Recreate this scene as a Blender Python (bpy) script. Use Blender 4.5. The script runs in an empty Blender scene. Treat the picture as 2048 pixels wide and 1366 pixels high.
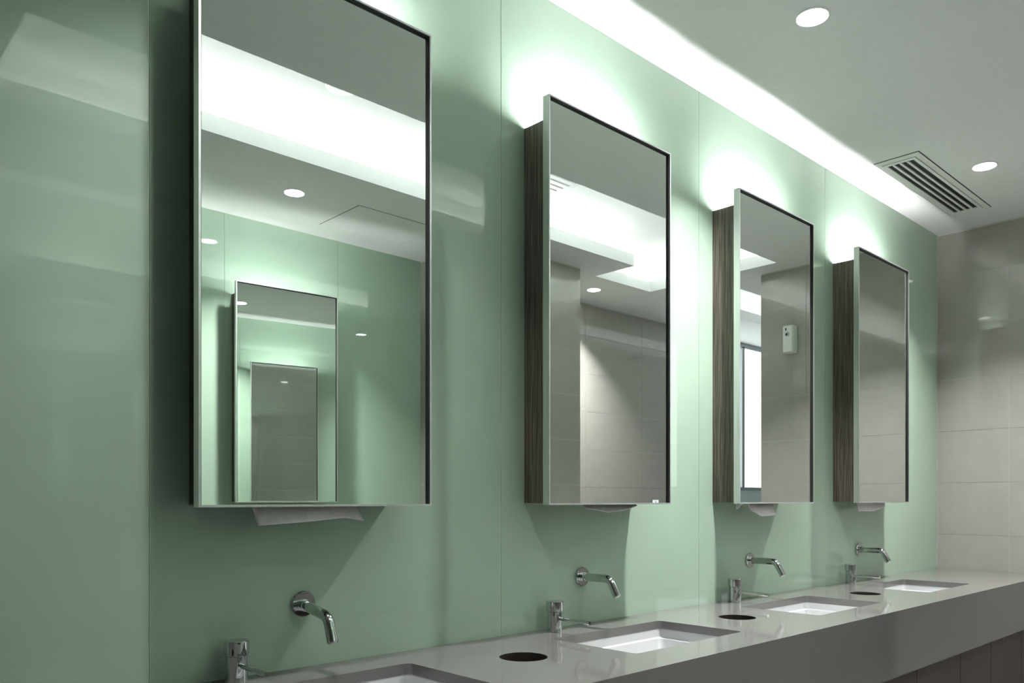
import bpy, bmesh, math, random
from mathutils import Vector, Matrix
random.seed(7)
S = bpy.context.scene
COL = S.collection
R = math.radians

# ---------------------------------------------------------------- camera, world, exposure
EYE = 1.203                       # eye height; heights below are mostly given relative to it
cam_d = bpy.data.cameras.new('camera'); cam = bpy.data.objects.new('camera', cam_d); COL.objects.link(cam)
cam.location = (0, 0, EYE); cam.rotation_euler = (R(90), 0, R(-43.27))
cam_d.sensor_width = 36; cam_d.lens = 1620 / 2048 * 36
cam_d.shift_y = (999 - 683) / 2048
cam_d.clip_start = 0.02
S.camera = cam
w = bpy.data.worlds.new('world'); S.world = w; w.use_nodes = True
w.node_tree.nodes['Background'].inputs[0].default_value = (0.75, 0.85, 0.9, 1)
w.node_tree.nodes['Background'].inputs[1].default_value = 0.6
S.view_settings.view_transform = 'Standard'; S.view_settings.look = 'None'
S.view_settings.exposure = 0.95; S.view_settings.gamma = 1.0
S.view_settings.use_curve_mapping = False
S.cycles.max_bounces = 14; S.cycles.diffuse_bounces = 6; S.cycles.glossy_bounces = 10
S.cycles.sample_clamp_indirect = 6.0
S.cycles.caustics_reflective = True
P_DOWN = 11.5          # W of each ceiling downlight
E_CAB = 290.0          # emission of the LED strips behind the mirror doors
E_COVE = 22.0          # emission of the strips hidden in the ceiling coves
E_WIN = 1.5           # daylight in the frosted window panes

# ---------------------------------------------------------------- key dimensions
WALL = 1.5; BACK = -0.868; RIGHT = 4.349; LEFT = -1.6; FAR = 7.6
CEIL = EYE + 1.327; TOP = EYE - 0.3426; FRONT = 1.0

# ---------------------------------------------------------------- materials
def new_mat(name, base, rough=0.5, metal=0.0, ior=1.5, spec=0.5, coat=0.0):
    m = bpy.data.materials.new(name); m.use_nodes = True
    b = m.node_tree.nodes['Principled BSDF']
    b.inputs['Base Color'].default_value = (*base, 1)
    b.inputs['Roughness'].default_value = rough
    b.inputs['Metallic'].default_value = metal
    b.inputs['IOR'].default_value = ior
    b.inputs['Specular IOR Level'].default_value = spec
    b.inputs['Coat Weight'].default_value = coat
    b.inputs['Coat Roughness'].default_value = 0.03
    return m

def speckle(m, c0, c1, scale, stretch=(1, 1, 1), detail=4, lo=0.35, hi=0.65, bump=0.0, bdist=0.001):
    nt = m.node_tree; b = nt.nodes['Principled BSDF']
    tc = nt.nodes.new('ShaderNodeTexCoord'); mp = nt.nodes.new('ShaderNodeMapping')
    mp.inputs['Scale'].default_value = stretch
    n = nt.nodes.new('ShaderNodeTexNoise'); n.inputs['Scale'].default_value = scale
    n.inputs['Detail'].default_value = detail
    r = nt.nodes.new('ShaderNodeValToRGB')
    r.color_ramp.elements[0].position = lo; r.color_ramp.elements[0].color = (*c0, 1)
    r.color_ramp.elements[1].position = hi; r.color_ramp.elements[1].color = (*c1, 1)
    L = nt.links.new
    L(tc.outputs['Object'], mp.inputs[0]); L(mp.outputs[0], n.inputs['Vector'])
    L(n.outputs['Fac'], r.inputs[0]); L(r.outputs[0], b.inputs['Base Color'])
    if bump:
        bp = nt.nodes.new('ShaderNodeBump'); bp.inputs['Strength'].default_value = bump
        bp.inputs['Distance'].default_value = bdist
        L(n.outputs['Fac'], bp.inputs['Height']); L(bp.outputs[0], b.inputs['Normal'])
    return m

def emit_mat(name, col, strength):
    m = bpy.data.materials.new(name); m.use_nodes = True
    nt = m.node_tree; nt.nodes.clear()
    e = nt.nodes.new('ShaderNodeEmission'); e.inputs[0].default_value = (*col, 1); e.inputs[1].default_value = strength
    o = nt.nodes.new('ShaderNodeOutputMaterial'); nt.links.new(e.outputs[0], o.inputs[0])
    return m

M = {}
M['green'] = speckle(new_mat('green_back_painted_glass', (.30, .42, .335), 0.006, ior=1.45), (.345, .460, .365), (.360, .476, .380), 6, detail=2)
M['grout'] = new_mat('pale_grout', (.50, .49, .46), 0.8)
M['silicone'] = new_mat('pale_silicone', (.62, .68, .62), 0.5)
M['tile'] = speckle(new_mat('polished_tile', (.40, .39, .36), 0.035, ior=1.58), (.315, .302, .280), (.33, .318, .295), 14, detail=6)
M['ceiling'] = speckle(new_mat('ceiling_paint', (.70, .71, .70), 0.8, spec=.2), (.74, .75, .745), (.76, .77, .765), 30, bump=.05)
M['tray'] = new_mat('cove_paint', (.84, .85, .84), 0.8, spec=.2)
M['stone'] = speckle(new_mat('grey_quartz', (.3, .29, .28), 0.07), (.132, .128, .125), (.153, .148, .144), 420, detail=3)
M['apron'] = speckle(new_mat('grey_quartz_front', (.2, .2, .2), 0.22), (.20, .195, .188), (.225, .22, .212), 420, detail=3)
M['wood'] = speckle(new_mat('streaked_laminate', (.1, .08, .06), 0.42), (.036, .029, .022), (.235, .20, .16), 4, (150, 150, 1.6), 6, .42, .74, bump=.25, bdist=.0006)
M['darkwood'] = speckle(new_mat('dark_vanity_laminate', (.06, .04, .035), 0.42), (.020, .013, .011), (.066, .046, .038), 4, (90, 90, 1.8), 5, .36, .7, bump=.25, bdist=.0006)
M['steel'] = speckle(new_mat('brushed_aluminium', (.6, .61, .60), 0.38, 1.0), (.68, .69, .69), (.78, .79, .79), 3, (120, 120, 2), 3)
M['chrome'] = new_mat('chrome', (.56, .58, .575), 0.035, 1.0)
M['mirror'] = new_mat('mirror_silver', (.84, .89, .855), 0.0, 1.0)
M['black'] = new_mat('black_gasket', (.006, .007, .007), 0.6)
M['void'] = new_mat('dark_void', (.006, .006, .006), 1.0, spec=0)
M['liner'] = new_mat('dark_brown_liner', (.022, .018, .016), .8, spec=.1)
M['ceramic'] = new_mat('white_ceramic', (.46, .47, .475), 0.08, coat=.5)
M['paper'] = speckle(new_mat('tissue_paper', (.74, .74, .73), 0.9, spec=.1), (.70, .70, .69), (.78, .78, .77), 90, bump=.3, bdist=.0006)
M['plastic'] = new_mat('white_plastic', (.72, .74, .72), 0.3)
M['vent'] = new_mat('vent_enamel', (.74, .75, .74), 0.5)
M['darkvent'] = new_mat('vent_dark', (.01, .01, .01), 0.8)
M['floor'] = speckle(new_mat('floor_tile', (.14, .14, .135), 0.25), (.13, .13, .125), (.16, .16, .155), 10)
M['paint'] = new_mat('pale_blue_paint', (.50, .58, .60), 0.6)
M['sash'] = new_mat('grey_window_frame', (.30, .33, .34), 0.35, 0.6)
M['lamp'] = emit_mat('downlight_lens', (1, .995, .98), 14)
M['led'] = emit_mat('mirror_led', (1, 1, 1), E_CAB)
M['cove'] = emit_mat('cove_led', (.97, 1, .98), E_COVE)
M['day'] = emit_mat('frosted_daylight', (.93, .98, 1.0), E_WIN)
M['label'] = new_mat('pale_label', (.55, .60, .62), 0.4)

# ---------------------------------------------------------------- helpers
def bx(bm, x0, x1, y0, y1, z0, z1):
    v = [bm.verts.new(p) for p in ((x0,y0,z0),(x1,y0,z0),(x1,y1,z0),(x0,y1,z0),(x0,y0,z1),(x1,y0,z1),(x1,y1,z1),(x0,y1,z1))]
    for f in ((3,2,1,0),(4,5,6,7),(0,1,5,4),(1,2,6,5),(2,3,7,6),(3,0,4,7)):
        bm.faces.new([v[i] for i in f])
    return v

def box_bm(*a):
    bm = bmesh.new(); bx(bm, *a); return bm

def tube(bm, pts, r, seg=24, caps=True):
    """round tube through a list of points; r a number or a list"""
    pts = [Vector(p) for p in pts]; n = len(pts)
    rs = r if isinstance(r, (list, tuple)) else [r] * n
    rings = []
    for i, p in enumerate(pts):
        t = (pts[min(i+1, n-1)] - pts[max(i-1, 0)])
        if t.length < 1e-9: t = Vector((0, 0, 1))
        t.normalize()
        a = Vector((1, 0, 0)) if abs(t.x) < .9 else Vector((0, 1, 0))
        u = t.cross(a).normalized(); v = t.cross(u)
        rings.append([bm.verts.new(p + (u * math.cos(2*math.pi*k/seg) + v * math.sin(2*math.pi*k/seg)) * rs[i]) for k in range(seg)])
    for A, B in zip(rings, rings[1:]):
        for k in range(seg):
            bm.faces.new((A[k], A[(k+1) % seg], B[(k+1) % seg], B[k]))
    if caps:
        bm.faces.new(rings[0][::-1]); bm.faces.new(rings[-1])

def turned(bm, prof, axis='z', seg=48):
    """lathe profile [(radius, height)] closed at both ends"""
    rings = []
    for r, h in prof:
        ring = []
        for k in range(seg):
            a = 2*math.pi*k/seg; c, s = r*math.cos(a), r*math.sin(a)
            ring.append(bm.verts.new({'z': (c, s, h), 'y': (c, -h, s), 'x': (h, c, s)}[axis]))
        rings.append(ring)
    for A, B in zip(rings, rings[1:]):
        for k in range(seg):
            bm.faces.new((A[k], A[(k+1) % seg], B[(k+1) % seg], B[k]))
    bm.faces.new(rings[0][::-1]); bm.faces.new(rings[-1])

def rrect(cx, cy, hx, hy, r, z, n=6):
    out = []
    for sx, sy, a0 in ((1, 1, 0), (-1, 1, 90), (-1, -1, 180), (1, -1, 270)):
        for k in range(n + 1):
            a = R(a0 + 90 * k / n)
            out.append(Vector((cx + sx*(hx - r) + r*math.cos(a), cy + sy*(hy - r) + r*math.sin(a), z)))
    return out

def loft(bm, rings, close_last=True, close_first=False):
    R_ = [[bm.verts.new(p) for p in ring] for ring in rings]
    for A, B in zip(R_, R_[1:]):
        n = len(A)
        for k in range(n):
            bm.faces.new((A[k], A[(k+1) % n], B[(k+1) % n], B[k]))
    if close_last: bm.faces.new(R_[-1])
    if close_first: bm.faces.new(R_[0][::-1])

def obj(name, bm, mat, parent=None, smooth=False, bevel=0, recalc=True, loc=None):
    if recalc: bmesh.ops.recalc_face_normals(bm, faces=bm.faces)
    me = bpy.data.meshes.new(name); bm.to_mesh(me); bm.free()
    if isinstance(mat, str): mat = M[mat]
    me.materials.append(mat)
    o = bpy.data.objects.new(name, me); COL.objects.link(o)
    if parent: o.parent = parent
    if loc: o.location = loc
    if smooth:
        me.polygons.foreach_set('use_smooth', [True]*len(me.polygons))
        me.set_sharp_from_angle(angle=R(35))
    if bevel:
        b = o.modifiers.new('bevel', 'BEVEL'); b.width = bevel; b.segments = 2; b.limit_method = 'ANGLE'; b.angle_limit = R(40)
    return o

def tag(o, label, cat, group=None, kind=None):
    if label: o['label'] = label
    if cat: o['category'] = cat
    if group: o['group'] = group
    if kind: o['kind'] = kind
    return o

def thing(name, label, cat, loc=(0, 0, 0), rz=0, group=None):
    o = bpy.data.objects.new(name, None); COL.objects.link(o)
    o.empty_display_size = .1
    o.location = loc; o.rotation_euler = (0, 0, rz)
    return tag(o, label, cat, group)

def struct(name, bm, mat, label=None):
    o = obj(name, bm, mat); o['kind'] = 'structure'
    if label: o['label'] = label
    return o

def kids(o): return [c for c in COL.objects if c.parent == o]

def copy_tree(o, parent=None):
    c = o.copy(); COL.objects.link(c); c.parent = parent
    for ch in kids(o): copy_tree(ch, c)
    return c

def dup(root, loc, label, rz=None):
    c = copy_tree(root); c.location = loc
    if rz is not None: c.rotation_euler = (0, 0, rz)
    c['label'] = label
    return c

# ---------------------------------------------------------------- room shell
struct('floor', box_bm(LEFT-.1, FAR+.1, BACK-.1, WALL+.1, -.1, 0), 'floor')

# ceiling: a soffit slab with two recessed trays, hidden strips lying on the slab behind its edges
LIP = .067; TRH = .205; COVE = .12
T1 = [(.55, -.10, 3.66, .486), (3.66, -.39, 4.19, .486)]          # L shaped tray over the washroom
T2 = [(4.45, -.40, 7.2, .045)]                                     # tray over the passage to the window
YF = WALL + .1; YB = BACK - .1
bm = bmesh.new()
z0, z1 = CEIL, CEIL + LIP
bx(bm, LEFT-.1, FAR+.1, .486, YF, z0, z1)
bx(bm, LEFT-.1, .55, YB, .486, z0, z1)
bx(bm, .55, 3.66, YB, -.10, z0, z1)
bx(bm, 3.66, 4.19, YB, -.39, z0, z1)
bx(bm, 4.19, 4.45, YB, .486, z0, z1)
bx(bm, 4.45, 7.2, YB, -.40, z0, z1)
bx(bm, 4.45, 7.2, .045, .486, z0, z1)
bx(bm, 7.2, FAR+.1, YB, .486, z0, z1)
ceiling = struct('ceiling', bm, 'ceiling')
bm = bmesh.new()                                                  # upper tray shell
zt = CEIL + TRH
bx(bm, .3, 4.42, -.6, .7, zt, zt+.03)
bx(bm, 4.43, 7.4, -.6, .3, zt, zt+.03)
c = COVE
bx(bm, .55-c-.02, .55-c, -.10-c, .486+c, z1, zt)
bx(bm, .55-c, 4.19+c, .486+c, .486+c+.02, z1, zt)
bx(bm, 4.19+c, 4.19+c+.005, -.39-c, .486+c, z1, zt)
bx(bm, .55-c, 3.66-c, -.10-c-.02, -.10-c, z1, zt)
bx(bm, 3.66-c-.02, 3.66-c, -.39-c, -.10-c-.02, z1, zt)
bx(bm, 3.66-c, 4.19+c, -.39-c-.02, -.39-c, z1, zt)
bx(bm, 4.45-.1, 4.45-.09, -.40-c, .045+c, z1, zt)
bx(bm, 4.45-.1, 7.2+c, .045+c, .045+c+.02, z1, zt)
bx(bm, 7.2+c, 7.2+c+.02, -.40-c, .045+c, z1, zt)
bx(bm, 4.45-.1, 7.2+c, -.40-c-.02, -.40-c, z1, zt)
o = obj('ceiling_tray', bm, 'tray', ceiling); o['label'] = 'white recessed cove tray'

M['cove_dim'] = emit_mat('cove_led_dim', (.95, .99, 1), E_COVE*.2)
def strip(x0, x1, y0, y1, label, mat='cove'):
    tag(obj('cove_light', box_bm(x0, x1, y0, y1, z1+.001, z1+.012), mat), label, 'light strip', 'hidden cove light strips')
strip(.60, 4.15, .486+.07, .486+.085, 'long light strip hidden in the ceiling tray on the mirror wall side')
strip(.60, 3.55, -.10-.085, -.10-.07, 'long light strip hidden in the ceiling tray on the opposite side')
strip(.55-.085, .55-.07, -.05, .45, 'short light strip hidden at the near end of the ceiling tray')
strip(3.68, 4.15, -.39-.085, -.39-.07, 'short light strip hidden in the wide end of the ceiling tray')
strip(4.19+.07, 4.19+.085, -.35, .45, 'short light strip hidden at the far end of the ceiling tray')
strip(4.5, 7.1, -.40-.085, -.40-.07, 'light strip hidden in the passage ceiling on the window side', 'cove_dim')
strip(4.5, 7.1, .045+.07, .045+.085, 'light strip hidden in the passage ceiling on the inner side', 'cove_dim')

# --- front wall: back-painted green glass panels
wf = struct('wall_front', box_bm(LEFT-.1, FAR+.1, WALL+.0015, WALL+.1, 0, CEIL), 'silicone', 'wall clad in pale green glass panels')
J = [LEFT, -.35, .520, 1.374, 2.246, 3.130, RIGHT]
for a, b in zip(J, J[1:]):
    obj('glass_panel', box_bm(a+.0011, b-.0011, WALL, WALL+.009, TOP-.3, CEIL-.001), 'green', wf)

# --- right wall, ends at y = .30 and turns into the passage
wr = struct('wall_right', box_bm(RIGHT+.0012, FAR+.1,   .3012, WALL+.001, 0, CEIL-.0005), 'grout', 'wall of large polished grey tiles')
ROWS = [0] + [EYE + .083 + .256*k for k in range(-4, 5)] + [CEIL-.006]
HALF = {}
def tiles(parent, horiz, u_edges, plane, zedges, th=.0075):
    """boxes of tile on a wall; horiz 'x+','x-','y+','y-' is the outward normal"""
    for zi, (za, zb) in enumerate(zip(zedges, zedges[1:])):
        for a, b in zip(u_edges, u_edges[1:]):
            g = .0007; j = random.uniform(-.0002, .0002)
            key = (horiz, round(b-a, 4), round(zb-za, 4))
            if key not in HALF:
                wd, ht = b-a-2*g, zb-za-2*g
                bm = bmesh.new()
                if horiz == 'y-': pass
                bx(bm, 0, wd, 0, th, 0, ht) if horiz[0] == 'y' else bx(bm, 0, th, 0, wd, 0, ht)
                o = obj('tile', bm, 'tile'); HALF[key] = o.data
            else:
                o = bpy.data.objects.new('tile', HALF[key]); COL.objects.link(o)
            s = plane + j
            if horiz == 'x-': o.location = (s, a+g, za+g)
            if horiz == 'x+': o.location = (s-th, a+g, za+g)
            if horiz == 'y+': o.location = (a+g, s-th, za+g)
            if horiz == 'y-': o.location = (a+g, s, za+g)
            o.parent = parent
tiles(wr, 'x-', [.30, .581, 1.181, WALL-.001], RIGHT, ROWS)

# --- opposite wall: green glass, tiled column, tiled stretch, then window
wb = struct('wall_back', box_bm(LEFT-.1, 5.2, BACK-.1, BACK-.0012, 0, CEIL), 'grout', 'opposite wall, half green glass and half polished tiles')
J2 = [LEFT, -.9, -.24, .37, .97, 1.60, 2.20, 2.727]
for a, b in zip(J2, J2[1:]):
    o = obj('glass_panel', box_bm(a+.0011, b-.0011, BACK-.009, BACK, 0, CEIL-.001), 'green', wb)
tiles(wb, 'y+', [3.47, 4.109, 4.725, 5.2], BACK, ROWS)
wc = struct('wall_column', box_bm(2.7282, 3.4688, BACK-.009, -.3412, 0, CEIL-.0005), 'grout', 'tiled column projecting from the opposite wall')
tiles(wc, 'y+', [2.727, 2.87, 3.47], -.34, ROWS)
tiles(wc, 'x+', [BACK, -.341], 3.47, ROWS)
tiles(wc, 'x-', [BACK, -.341], 2.727, ROWS)
# window wall
SILL = EYE + .085
bm = bmesh.new()
bx(bm, 5.2, FAR+.1, BACK-.1, BACK, 0, SILL)
bx(bm, 7.3, FAR+.1, BACK-.1, BACK, SILL, CEIL)
wp = struct('wall_passage', bm, 'paint', 'pale blue painted wall under the window')
struct('wall_far', box_bm(FAR, FAR+.1, BACK, .31, 0, CEIL), 'paint')
wl = struct('wall_left', box_bm(LEFT-.1, LEFT-.0012, BACK, WALL, 0, CEIL-.0005), 'grout')
tiles(wl, 'x+', [BACK+.001, -.3, .3, .9, WALL-.001], LEFT, ROWS)
win = bpy.data.objects.new('window_1', None); COL.objects.link(win); win.location = (6.2, BACK, SILL)
win['kind'] = 'structure'; win['label'] = 'bright frosted window in the passage, seen in the third mirror'
def wpart(name, mat, *a):
    x0, x1, y0, y1, zz0, zz1 = a
    return obj(name, box_bm(x0-6.2, x1-6.2, y0-BACK, y1-BACK, zz0-SILL, zz1-SILL), mat, win)
wpart('window_sill', 'sash', 5.2, 7.3, BACK-.09, BACK+.012, SILL, SILL+.018)
bm = bmesh.new()
for a in (5.2, 6.13, 7.26): bx(bm, a-6.2, a+.04-6.2, -.075, -.02, .018, CEIL-.03-SILL)
bx(bm, 5.2-6.2, 7.3-6.2, -.075, -.02, CEIL-.04-SILL, CEIL-SILL)
obj('window_frame', bm, 'sash', win)
wpart('pane', 'day', 5.24, 6.13, BACK-.06, BACK-.052, SILL+.018, CEIL-.04)
wpart('pane', 'day', 6.17, 7.26, BACK-.06, BACK-.052, SILL+.018, CEIL-.04)

# ---------------------------------------------------------------- downlights
def downlight(x, y, label, power=1, r=.041, proto=[None]):
    if proto[0] is None:
        t = thing('downlight', label, 'ceiling light', (x, y, CEIL), group='round recessed downlights')
        bm = bmesh.new(); turned(bm, [(r+.006, 0), (r+.006, -.0015), (r+.001, -.003), (r+.001, 0)]); obj('trim_ring', bm, 'vent', t, smooth=True)
        bm = bmesh.new(); turned(bm, [(r, -.0005), (r, -.0035)]); obj('lens', bm, 'lamp', t)
        ld = bpy.data.lights.new('downlight_lamp', 'AREA'); ld.shape = 'DISK'; ld.size = .07
        ld.energy = P_DOWN; ld.color = (1, .99, .97); ld.spread = R(102)
        lo = bpy.data.objects.new('lamp', ld); COL.objects.link(lo); lo.parent = t; lo.location = (0, 0, -.006)
        proto[0] = t
    else:
        t = dup(proto[0], (x, y, CEIL), label)
    lo = [k for k in kids(t) if k.type == 'LIGHT'][0]
    if power != 1:
        lo.data = lo.data.copy(); lo.data.energy *= power; lo.data.spread = R(95)   # dimmer, narrower fitting
    return t
downlight(2.127, 1.055, 'large bright round downlight at the top of the photo, above the second mirror bay')
downlight(.68, 1.055, 'downlight in the ceiling above the nearest basin', .28)
downlight(3.578, 1.058, 'round downlight beside the slot vent at the right edge of the ceiling')
downlight(1.715, -.42, 'downlight reflected in the nearest mirror, beside the access hatch')
downlight(3.889, -.60, 'downlight reflected in the second mirror beside the tiled column')

# ---------------------------------------------------------------- linear slot vent
t = thing('slot_vent', 'white rectangular ceiling vent with four dark slots near the far corner', 'vent', (3.667, 1.267, CEIL))
X0, X1, Y0, Y1 = -.425, .427, -.081, .083
bm = bmesh.new(); c0 = .03
bx(bm, X0, X1, Y0, Y0+.023, -.003, -.0003); bx(bm, X0, X1, Y1-.013, Y1, -.003, -.0003)
bx(bm, X0, X0+.032, Y0+.023, Y1-.013, -.003, -.0003); bx(bm, X1-.022, X1, Y0+.023, Y1-.013, -.003, -.0003)
obj('outer_frame', bm, 'vent', t)
bm = bmesh.new(); bx(bm, X0-.003, X1+.003, Y0-.003, Y1+.003, -.0012, 0); obj('shadow_gap', bm, 'darkvent', t)
ix0, ix1, iy0, iy1 = X0+.034, X1-.024, Y0+.025, Y1-.015
sx0, sx1, sy0, sy1 = ix0+.018, ix1-.026, -.044, .054
bm = bmesh.new()
bx(bm, ix0, ix1, iy0, sy0, -.006, -.0005); bx(bm, ix0, ix1, sy1, iy1, -.006, -.0005)
bx(bm, ix0, sx0, sy0, sy1, -.006, -.0005); bx(bm, sx1, ix1, sy0, sy1, -.006, -.0005)
obj('inner_frame', bm, 'vent', t)
bm = bmesh.new(); bx(bm, sx0, sx1, sy0, sy1, -.002, -.0013); obj('slot_backing', bm, 'darkvent', t)
pitch = (sy1 - sy0 + .007) / 4
for k in range(3):
    yc = sy0 + pitch*(k+1) - .0035
    bm = bmesh.new(); v = bx(bm, sx0, sx1, yc-.004, yc+.004, -.0075, -.001)
    obj('slat', bm, 'vent', t)

# ---------------------------------------------------------------- square diffuser and speaker in the tray, access hatch
ZT = CEIL + TRH
t = thing('ceiling_diffuser', 'square white louvred air diffuser in the ceiling tray, reflected in the second mirror', 'vent', (2.70, .17, ZT))
bm = bmesh.new()
for k, h in enumerate((.225,)):
    bx(bm, -h, h, -h, -h+.03, -.012, -.0005); bx(bm, -h, h, h-.03, h, -.012, -.0005)
    bx(bm, -h, -h+.03, -h+.03, h-.03, -.012, -.0005); bx(bm, h-.03, h, -h+.03, h-.03, -.012, -.0005)
obj('frame', bm, 'vent', t)
obj('backing', box_bm(-.195, .195, -.195, .195, -.003, -.001), new_mat('diffuser_shade', (.10, .11, .11), .8), t)
for k in range(9):
    yc = -.168 + k*.042
    bm = bmesh.new(); v = bx(bm, -.195, .195, yc-.014, yc+.012, -.014, -.004)
    for q in v[4:]: q.co.y += .012
    obj('louvre', bm, 'plastic', t)
def speaker(x, y, label):
    t = thing('ceiling_speaker', label, 'speaker', (x, y, ZT), group='round speakers in the ceiling tray')
    bm = bmesh.new(); turned(bm, [(.06, -.0005), (.06, -.004), (.056, -.006), (.03, -.0075), (.005, -.008)]); obj('cover', bm, 'plastic', t, smooth=True)
    bm = bmesh.new()
    for k in range(40):
        a = 2*math.pi*k/40
        m = bmesh.ops.create_circle(bm, cap_ends=True, radius=.0022, segments=8, matrix=Matrix.Translation((.0545*math.cos(a), .0545*math.sin(a), -.0075)))
    o = obj('perforated_ring', bm, 'steel', t); o['kind'] = 'stuff'
speaker(1.60, .155, 'small round speaker in the ceiling tray, reflected at the edge of the nearest mirror')
speaker(.97, .10, 'small round ceiling speaker reflected in the left green glass panel')
t = thing('access_hatch', 'flush square access hatch in the opposite ceiling strip, reflected in the nearest mirror', 'hatch', (2.235, -.53, CEIL))
obj('shadow_gap', box_bm(-.235, .235, -.175, .175, -.0008, -.0002), 'darkvent', t)
obj('hatch_panel', box_bm(-.2325, .2325, -.1725, .1725, -.0016, -.0009), 'ceiling', t)

# ---------------------------------------------------------------- worktop with cut-outs
BASX = [.787, 1.655, 2.523, 3.392]
BINX = [.362, 1.228, 2.094, 2.963]
BY0, BY1 = 1.120, 1.385; BHX = .221
def worktop():
    bm = bmesh.new(); loops = []
    x0, x1 = LEFT+.001, RIGHT-.001
    def add(pts):
        vs = [bm.verts.new(p) for p in pts]; es = [bm.edges.new((vs[i], vs[(i+1) % len(vs)])) for i in range(len(vs))]
        loops.append(vs); return es
    E = add([Vector((x0, FRONT+.0201, TOP)), Vector((x1, FRONT+.0201, TOP)), Vector((x1, WALL-.001, TOP)), Vector((x0, WALL-.001, TOP))])
    for cx in BASX: E += add(rrect(cx, (BY0+BY1)/2, BHX, (BY1-BY0)/2, .014, TOP))
    for cx in BINX: E += add([Vector((cx+.053*math.cos(2*math.pi*k/48), 1.268+.053*math.sin(2*math.pi*k/48), TOP)) for k in range(48)])
    bmesh.ops.triangle_fill(bm, use_beauty=True, use_dissolve=False, edges=E)
    top = list(bm.faces)
    th = .022
    low = {}
    for v in list(bm.verts): low[v] = bm.verts.new(v.co - Vector((0, 0, th)))
    for f in top: bm.faces.new([low[v] for v in reversed(f.verts)])
    for L_ in loops:
        for i in range(len(L_)):
            a, b = L_[i], L_[(i+1) % len(L_)]
            bm.faces.new((a, b, low[b], low[a]))
    return bm
t = thing('worktop', 'long glossy grey stone worktop with cut-outs and deep dark front along the mirror wall', 'worktop', (1.37, FRONT, TOP))
o = obj('slab', worktop(), 'stone', t); o.location = (-1.37, -FRONT, -TOP)
o = obj('apron', box_bm(LEFT+.001, RIGHT-.001, FRONT, FRONT+.02, EYE-.545, TOP), 'stone', t); o.location = (-1.37, -FRONT, -TOP); o['label'] = 'deep dark grey stone front'
for cx in BINX:
    bm = bmesh.new()
    n = 40
    ring = lambda r, z: [Vector((cx+r*math.cos(2*math.pi*k/n), 1.268+r*math.sin(2*math.pi*k/n), z)) for k in range(n)]
    loft(bm, [ring(.058, TOP-.20), ring(.058, TOP-.0225), ring(.0528, TOP-.0224), ring(.0528, TOP-.0008), ring(.0520, TOP-.0008), ring(.0520, TOP-.20)], close_last=True, close_first=True)
    o = obj('waste_chute', bm, 'liner', t, smooth=True); o.location = (-1.37, -FRONT, -TOP); o['label'] = 'dark round waste opening'

# vanity front below: laminate panels set back
VF = 1.045
t = thing('vanity_cabinet', 'dark brown laminate vanity cupboards recessed under the grey worktop', 'cabinet', (1.37, VF, 0))
o = obj('carcass', box_bm(LEFT+.002, RIGHT-.002, VF+.019, WALL-.002, .10, EYE-.56), 'void', t); o.location = (-1.37, -VF, 0)
o = obj('plinth', box_bm(LEFT+.002, RIGHT-.002, VF+.05, WALL-.01, 0, .10), 'void', t); o.location = (-1.37, -VF, 0)
PJ = [LEFT+.002, -1.2, -.8, -.42, 0, .41, .83, 1.24, 1.66, 2.03, 2.42, 2.845, 3.262, 3.612, 4.02, RIGHT-.002]
for a, b in zip(PJ, PJ[1:]):
    o = obj('door', box_bm(a+.002, b-.002, VF, VF+.018, .105, EYE-.555), 'darkwood', t); o.location = (-1.37, -VF, 0)

# ---------------------------------------------------------------- basins
def basin():
    t = thing('basin', '', 'sink', (BASX[0], (BY0+BY1)/2, TOP-.0222), group='white undermount basins')
    hx, hy = BHX, (BY1-BY0)/2
    bm = bmesh.new()
    prof = [(.018, .018, 0), (.001, .014, 0), (-.001, .014, -.012), (-.003, .014, -.022), (-.009, .016, -.026), (-.026, .03, -.085), (-.034, .035, -.100), (-.05, .04, -.108), (-.08, .035, -.112)]
    rings = [rrect(0, 0, hx+d, hy+d, r, z) for d, r, z in prof]
    rings = [rrect(0, 0, hx-.02, hy-.02, .03, -.12), rrect(0, 0, hx+.006, hy+.006, .02, -.04), rrect(0, 0, hx+.018, hy+.018, .018, -.006)] + rings
    loft(bm, rings, close_last=True, close_first=True)
    obj('bowl', bm, 'ceramic', t, smooth=True, recalc=False)
    bm = bmesh.new(); turned(bm, [(.021, -.1115), (.021, -.109), (.017, -.1085), (.004, -.1095)]); obj('drain', bm, 'chrome', t, smooth=True)
    return t
b0 = basin()
BL = ['white undermount basin nearest the camera, cut off by the bottom edge', 'white undermount basin in front of the second mirror', 'white undermount basin in front of the third mirror', 'white undermount basin farthest away, next to the tiled wall']
b0['label'] = BL[0]
for cx, lb in zip(BASX[1:], BL[1:]): dup(b0, (cx, (BY0+BY1)/2, TOP-.0222), lb)

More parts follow.
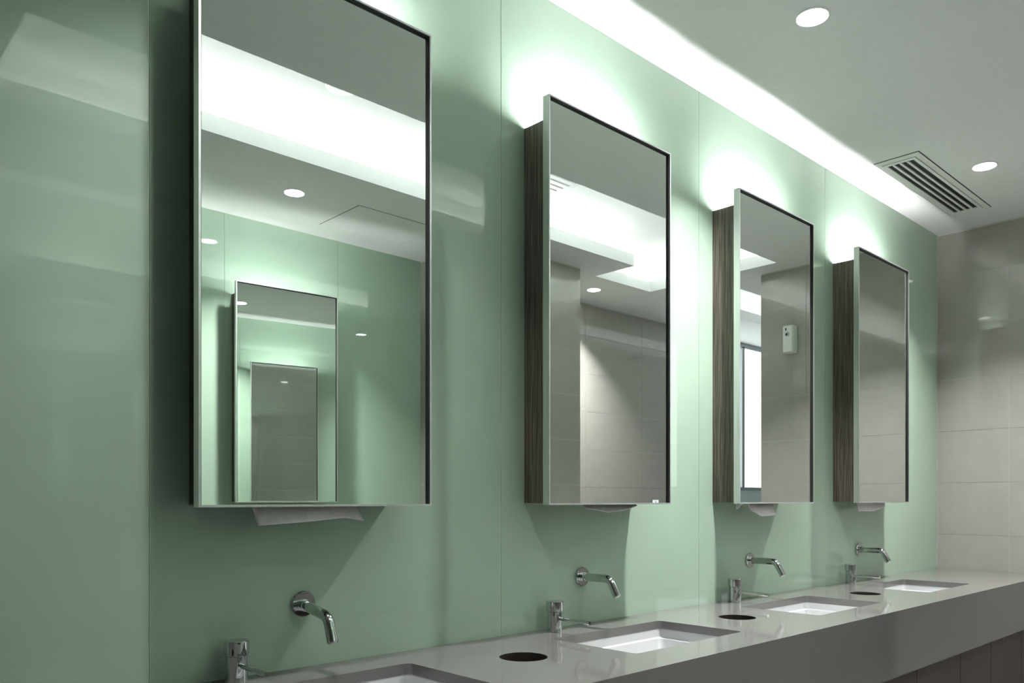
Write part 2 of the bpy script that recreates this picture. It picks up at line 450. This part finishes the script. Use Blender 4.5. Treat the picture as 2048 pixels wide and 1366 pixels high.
# ---------------------------------------------------------------- wall spouts
def spout():
    t = thing('wall_spout', '', 'faucet', (0, WALL, 0), group='chrome wall-mounted spouts')
    bm = bmesh.new(); turned(bm, [(.0255, .0), (.0262, .002), (.0262, .008), (.0250, .0095), (.012, .0098)], 'y'); obj('flange', bm, 'chrome', t, smooth=True)
    bm = bmesh.new(); turned(bm, [(.0118, .0095), (.0122, .011), (.0122, .020), (.0116, .0212)], 'y'); obj('collar', bm, 'chrome', t, smooth=True)
    pts = [(0, -.02, 0), (0, -.045, 0), (0, -.088, 0)]
    yb, rad = -.090, .024
    for k in range(1, 11):
        a = R(60) * k / 10
        pts.append((0, yb - rad*math.sin(a), -rad*(1-math.cos(a))))
    d = Vector((0, -math.cos(R(60)), -math.sin(R(60))))
    e = Vector(pts[-1])
    pts.append(tuple(e + d*.012)); pts.append(tuple(e + d*.0375))
    bm = bmesh.new(); tube(bm, pts, .0110, 32); obj('pipe', bm, 'chrome', t, smooth=True)
    e2 = e + d*.0375
    bm = bmesh.new(); tube(bm, [e2 - d*.001, e2 + d*.002], .0078, 24); obj('aerator', bm, 'steel', t, smooth=True)
    return t
SZ = EYE - .2127
SPX = [(.822, 9), (1.6730, 0), (2.552, 0), (3.428, 0)]
SL = ['chrome wall spout nearest the camera, drooping steeply', 'chrome wall spout under the second mirror', 'chrome wall spout under the third mirror', 'chrome wall spout farthest away, under the last mirror']
s0 = spout()
for i, ((x, dr), lb) in enumerate(zip(SPX, SL)):
    s = s0 if i == 0 else copy_tree(s0)
    s.location = (x, WALL, SZ); s['label'] = lb
    for k in kids(s):
        k.rotation_euler = (R(dr), 0, 0) if k.name.startswith(('pipe', 'collar', 'aerator')) else (0, 0, 0)

# ---------------------------------------------------------------- mixer valves
def valve():
    t = thing('lever_valve', '', 'faucet', (0, 1.46, TOP), group='chrome lever valves on the worktop')
    bm = bmesh.new(); turned(bm, [(.0205, 0), (.0205, .0015), (.0200, .002), (.0200, .0505), (.0190, .0512), (.0190, .0528)]); obj('body', bm, 'chrome', t, smooth=True)
    bm = bmesh.new(); turned(bm, [(.0215, .0530), (.0228, .0540), (.0228, .0775), (.0215, .0792), (.004, .0796)]); obj('cap', bm, 'chrome', t, smooth=True)
    bm = bmesh.new(); tube(bm, [(0, -.017, .034), (0, -.022, .034), (0, -.0221, .034), (0, -.118, .0335), (0, -.1205, .0335)], [.0068, .0068, .0048, .0048, .0040], 24); obj('lever', bm, 'chrome', t, smooth=True)
    return t
v0 = valve()
VX = [.664, 1.525, 2.395, 3.268]
VL = ['chrome lever valve nearest the camera, at the bottom edge', 'chrome lever valve beside the basin of the second mirror', 'chrome lever valve beside the basin of the third mirror', 'chrome lever valve farthest away, below the last mirror']
for i, (x, lb) in enumerate(zip(VX, VL)):
    v = v0 if i == 0 else copy_tree(v0)
    v.location = (x, 1.458, TOP); v['label'] = lb

# ---------------------------------------------------------------- mirror cabinets
MW, MH = .5015, 1.0065
def cabinet():
    """origin: bottom left of the mirror door at the wall; local -y faces the room"""
    t = thing('mirror_cabinet', '', 'mirror', (0, WALL, EYE-.0135), group='tall mirror cabinets')
    a, b = .031, MW-.031; yb, yf = -.0005, -.0985; zb, zt = .0045, .969
    bm = bmesh.new(); k = .016
    bx(bm, a, a+k, yf, yb, zb, zt); bx(bm, b-k, b, yf, yb, zb, zt)
    bx(bm, a+k, b-k, yf, yb, .948, .953); bx(bm, a+k, b-k, yb-.006, yb, zb, zt)
    bx(bm, a+k, b-k, yf, -.075, zb, zb+k); bx(bm, a+k, b-k, -.035, yb-.006, zb, zb+k)
    obj('carcass', bm, 'wood', t)
    # door
    d = bpy.data.objects.new('door', None)
    fy0, fy1 = -.120, -.0985; fw = .004
    bm = bmesh.new()
    bx(bm, 0, fw, fy0, fy1, 0, MH); bx(bm, MW-fw, MW, fy0, fy1, 0, MH)
    bx(bm, fw, MW-fw, fy0, fy1, 0, fw); bx(bm, fw, MW-fw, fy0, fy1, MH-fw, MH)
    bx(bm, fw, MW-fw, fy1-.006, fy1, fw, MH-fw)
    fr = obj('door_frame', bm, 'steel', t)
    ga = .0015; gy = fy0+.002
    bm = bmesh.new()
    bx(bm, fw, fw+ga, gy, -.113, fw, MH-fw); bx(bm, MW-fw-ga*1.6, MW-fw, gy, -.113, fw, MH-fw)
    bx(bm, fw, MW-fw, gy, -.113, MH-fw-ga*1.6, MH-fw)
    obj('gasket', bm, 'black', fr)
    obj('mirror_glass', box_bm(fw+ga, MW-fw-ga, -.1125, -.106, fw, MH-fw-ga), 'mirror', fr)
    obj('light_strip', box_bm(a+.02, b-.02, -.0980, -.0900, .9535, .957), 'led', t)
    return t
c0 = cabinet()
CX = [.5610, 1.4240, 2.2940, 3.1680]
SKEW = [0, 0, 0, 0]
CL = ['largest, nearest mirror cabinet, with a second mirror reflected in it', 'second mirror cabinet from the camera, tiled column and tray reflected in it', 'third mirror cabinet, reflecting the window and the air freshener', 'smallest, farthest mirror cabinet, reflecting only plain tiles']
OCX = [.795, 1.605]
OL = ['mirror cabinet on the opposite wall, reflected in the left green glass panel', 'mirror cabinet on the opposite wall, reflected inside the nearest mirror']
cabs = []
for i, (x, sk, lb) in enumerate(zip(CX, SKEW, CL)):
    c = c0 if i == 0 else copy_tree(c0)
    c.location = (x, WALL, EYE-.0135); c['label'] = lb
    cabs.append((c, sk))
OSKEW = [0, 4.6]
for x, sk, lb in zip(OCX, OSKEW, OL):
    c = copy_tree(c0); c.location = (x+MW, BACK, EYE-.0135); c.rotation_euler = (0, 0, math.pi); c['label'] = lb
    cabs.append((c, sk))
for c, sk in cabs:                                   # opposite door swung by a made-up angle to shift the reflection in it
    for k in kids(c):
        if k.name.startswith('door_frame') and sk:
            pv = Vector((MW if sk > 0 else 0, -.0985, 0)); m = Matrix.Rotation(R(sk), 4, 'Z')
            k.rotation_euler = (0, 0, R(sk)); k.location = pv - m @ pv
# small label stuck inside the lower right corner of the second mirror
fr2 = [k for k in kids(cabs[1][0]) if k.name.startswith('door_frame')][0]
o = obj('sticker', box_bm(.425, .452, -.1133, -.1127, .0045, .0125), 'label', fr2); o['label'] = 'small pale sticker in the lower corner'
obj('sticker_mark', box_bm(.4375, .441, -.1137, -.1134, .0055, .0085), 'black', fr2)

# ---------------------------------------------------------------- paper towels hanging from the slots
def towel(name_label, x0, x1, top, bot, ybulge, yfwd, slant=(0, 0), nx=28, nz=10, phase=0.):
    """bot: list of (s, z) along the lower edge, s 0..1"""
    t0 = EYE - .0135
    bm = bmesh.new(); grid = []
    def zb(s):
        for (a, za), (b, zc) in zip(bot, bot[1:]):
            if s <= b + 1e-9: return za + (zc-za)*(s-a)/(b-a)
        return bot[-1][1]
    for j in range(nz+1):
        v = j/nz; row = []
        for i in range(nx+1):
            s = i/nx
            xl = x0 + slant[0]*v; xr = x1 + slant[1]*v
            x = xl + (xr-xl)*s
            z = top + (zb(s)-top)*v
            y = WALL - .055 - yfwd*v - ybulge*math.sin(math.pi*s)*math.sin(math.pi*.75*v) - .003*math.sin(7*s+phase)*v
            row.append(bm.verts.new((x, y, z + t0)))
        grid.append(row)
    for A, B in zip(grid, grid[1:]):
        for i in range(nx): bm.faces.new((A[i], A[i+1], B[i+1], B[i]))
    o = obj('paper_towel', bm, 'paper', smooth=True, recalc=False)
    m = o.modifiers.new('thickness', 'SOLIDIFY'); m.thickness = .0008
    tag(o, name_label, 'paper towel', 'paper towels under the mirror cabinets')
    return o
towel('wide crumpled paper towel hanging under the nearest mirror', .683, .912, .016, [(0, -.036), (.45, -.030), (.8, -.024), (1, -.031)], .010, .006, (.014, .018))
towel('thin curled paper towel edge under the second mirror', 1.597, 1.812, .012, [(0, -.010), (.42, -.022), (.75, -.017), (1, -.004)], .004, .030, (0, 0), phase=1)
towel('folded paper towel drooping under the third mirror', 2.44, 2.605, .012, [(0, -.022), (.35, -.044), (1, -.041)], .018, .010, (.008, .018), phase=2)
towel('torn scrap of paper towel at the left under the third mirror', 2.375, 2.415, .012, [(0, -.020), (.6, -.010), (1, -.002)], .002, .004, (-.002, 0), nx=8, nz=5)
towel('short paper towel under the farthest mirror', 3.288, 3.565, .012, [(0, -.034), (.5, -.036), (1, -.016)], .004, .006, (.006, 0), phase=3)

# ---------------------------------------------------------------- air freshener on the right wall
t = thing('air_freshener', 'white air freshener dispenser on the tiled wall, reflected in the third mirror', 'air freshener', (RIGHT, .494, EYE+.912-.08))
W_, H_, D_ = .068, .163, .052
bm = bmesh.new()
loft(bm, [[Vector((-x_, p.x, p.y)) for p in rrect(0, H_/2, W_/2-i_, H_/2-i_, r_, 0)] for x_, i_, r_ in ((0, .001, .01), (.030, 0, .010), (.046, .003, .010), (D_, .009, .008))], close_first=True)
obj('housing', bm, 'plastic', t, smooth=True)
bm = bmesh.new(); turned(bm, [(.013, -D_-.0006), (.013, -D_+.002)], 'x', 28)
o = obj('nozzle_recess', bm, new_mat('recess_grey', (.35, .37, .36), .5), t); o.location = (0, 0, H_*.66)
obj('nozzle', box_bm(-D_-.0015, -D_-.0004, -.010, .000, H_*.66-.006, H_*.66+.006), 'black', t)
obj('indicator_window', box_bm(-D_-.0012, -D_+.002, -.012, -.005, H_*.84-.007, H_*.84+.007), 'black', t)

# ---------------------------------------------------------------- opposite worktop (seen only as faint reflections)
t = thing('worktop', 'grey stone worktop along the opposite wall, faintly reflected in the green glass', 'worktop', (.56, BACK+.5, TOP))
o = obj('slab', box_bm(LEFT+.001, 2.726, BACK+.001, BACK+.5, TOP-.022, TOP), 'stone', t); o.location = (-.56, -BACK-.5, -TOP)
o = obj('apron', box_bm(LEFT+.001, 2.726, BACK+.48, BACK+.4995, EYE-.545, TOP-.0225), 'apron', t); o.location = (-.56, -BACK-.5, -TOP)
t = thing('vanity_cabinet', 'dark laminate vanity cupboards under the opposite worktop', 'cabinet', (.56, BACK+.45, 0))
o = obj('carcass', box_bm(LEFT+.002, 2.725, BACK+.002, BACK+.435, 0, EYE-.56), 'void', t); o.location = (-.56, -BACK-.45, 0)
for k in range(8):
    a = LEFT+.01 + k*.537
    o = obj('door', box_bm(a+.002, a+.535, BACK+.436, BACK+.455, .105, EYE-.555), 'darkwood', t); o.location = (-.56, -BACK-.45, 0)
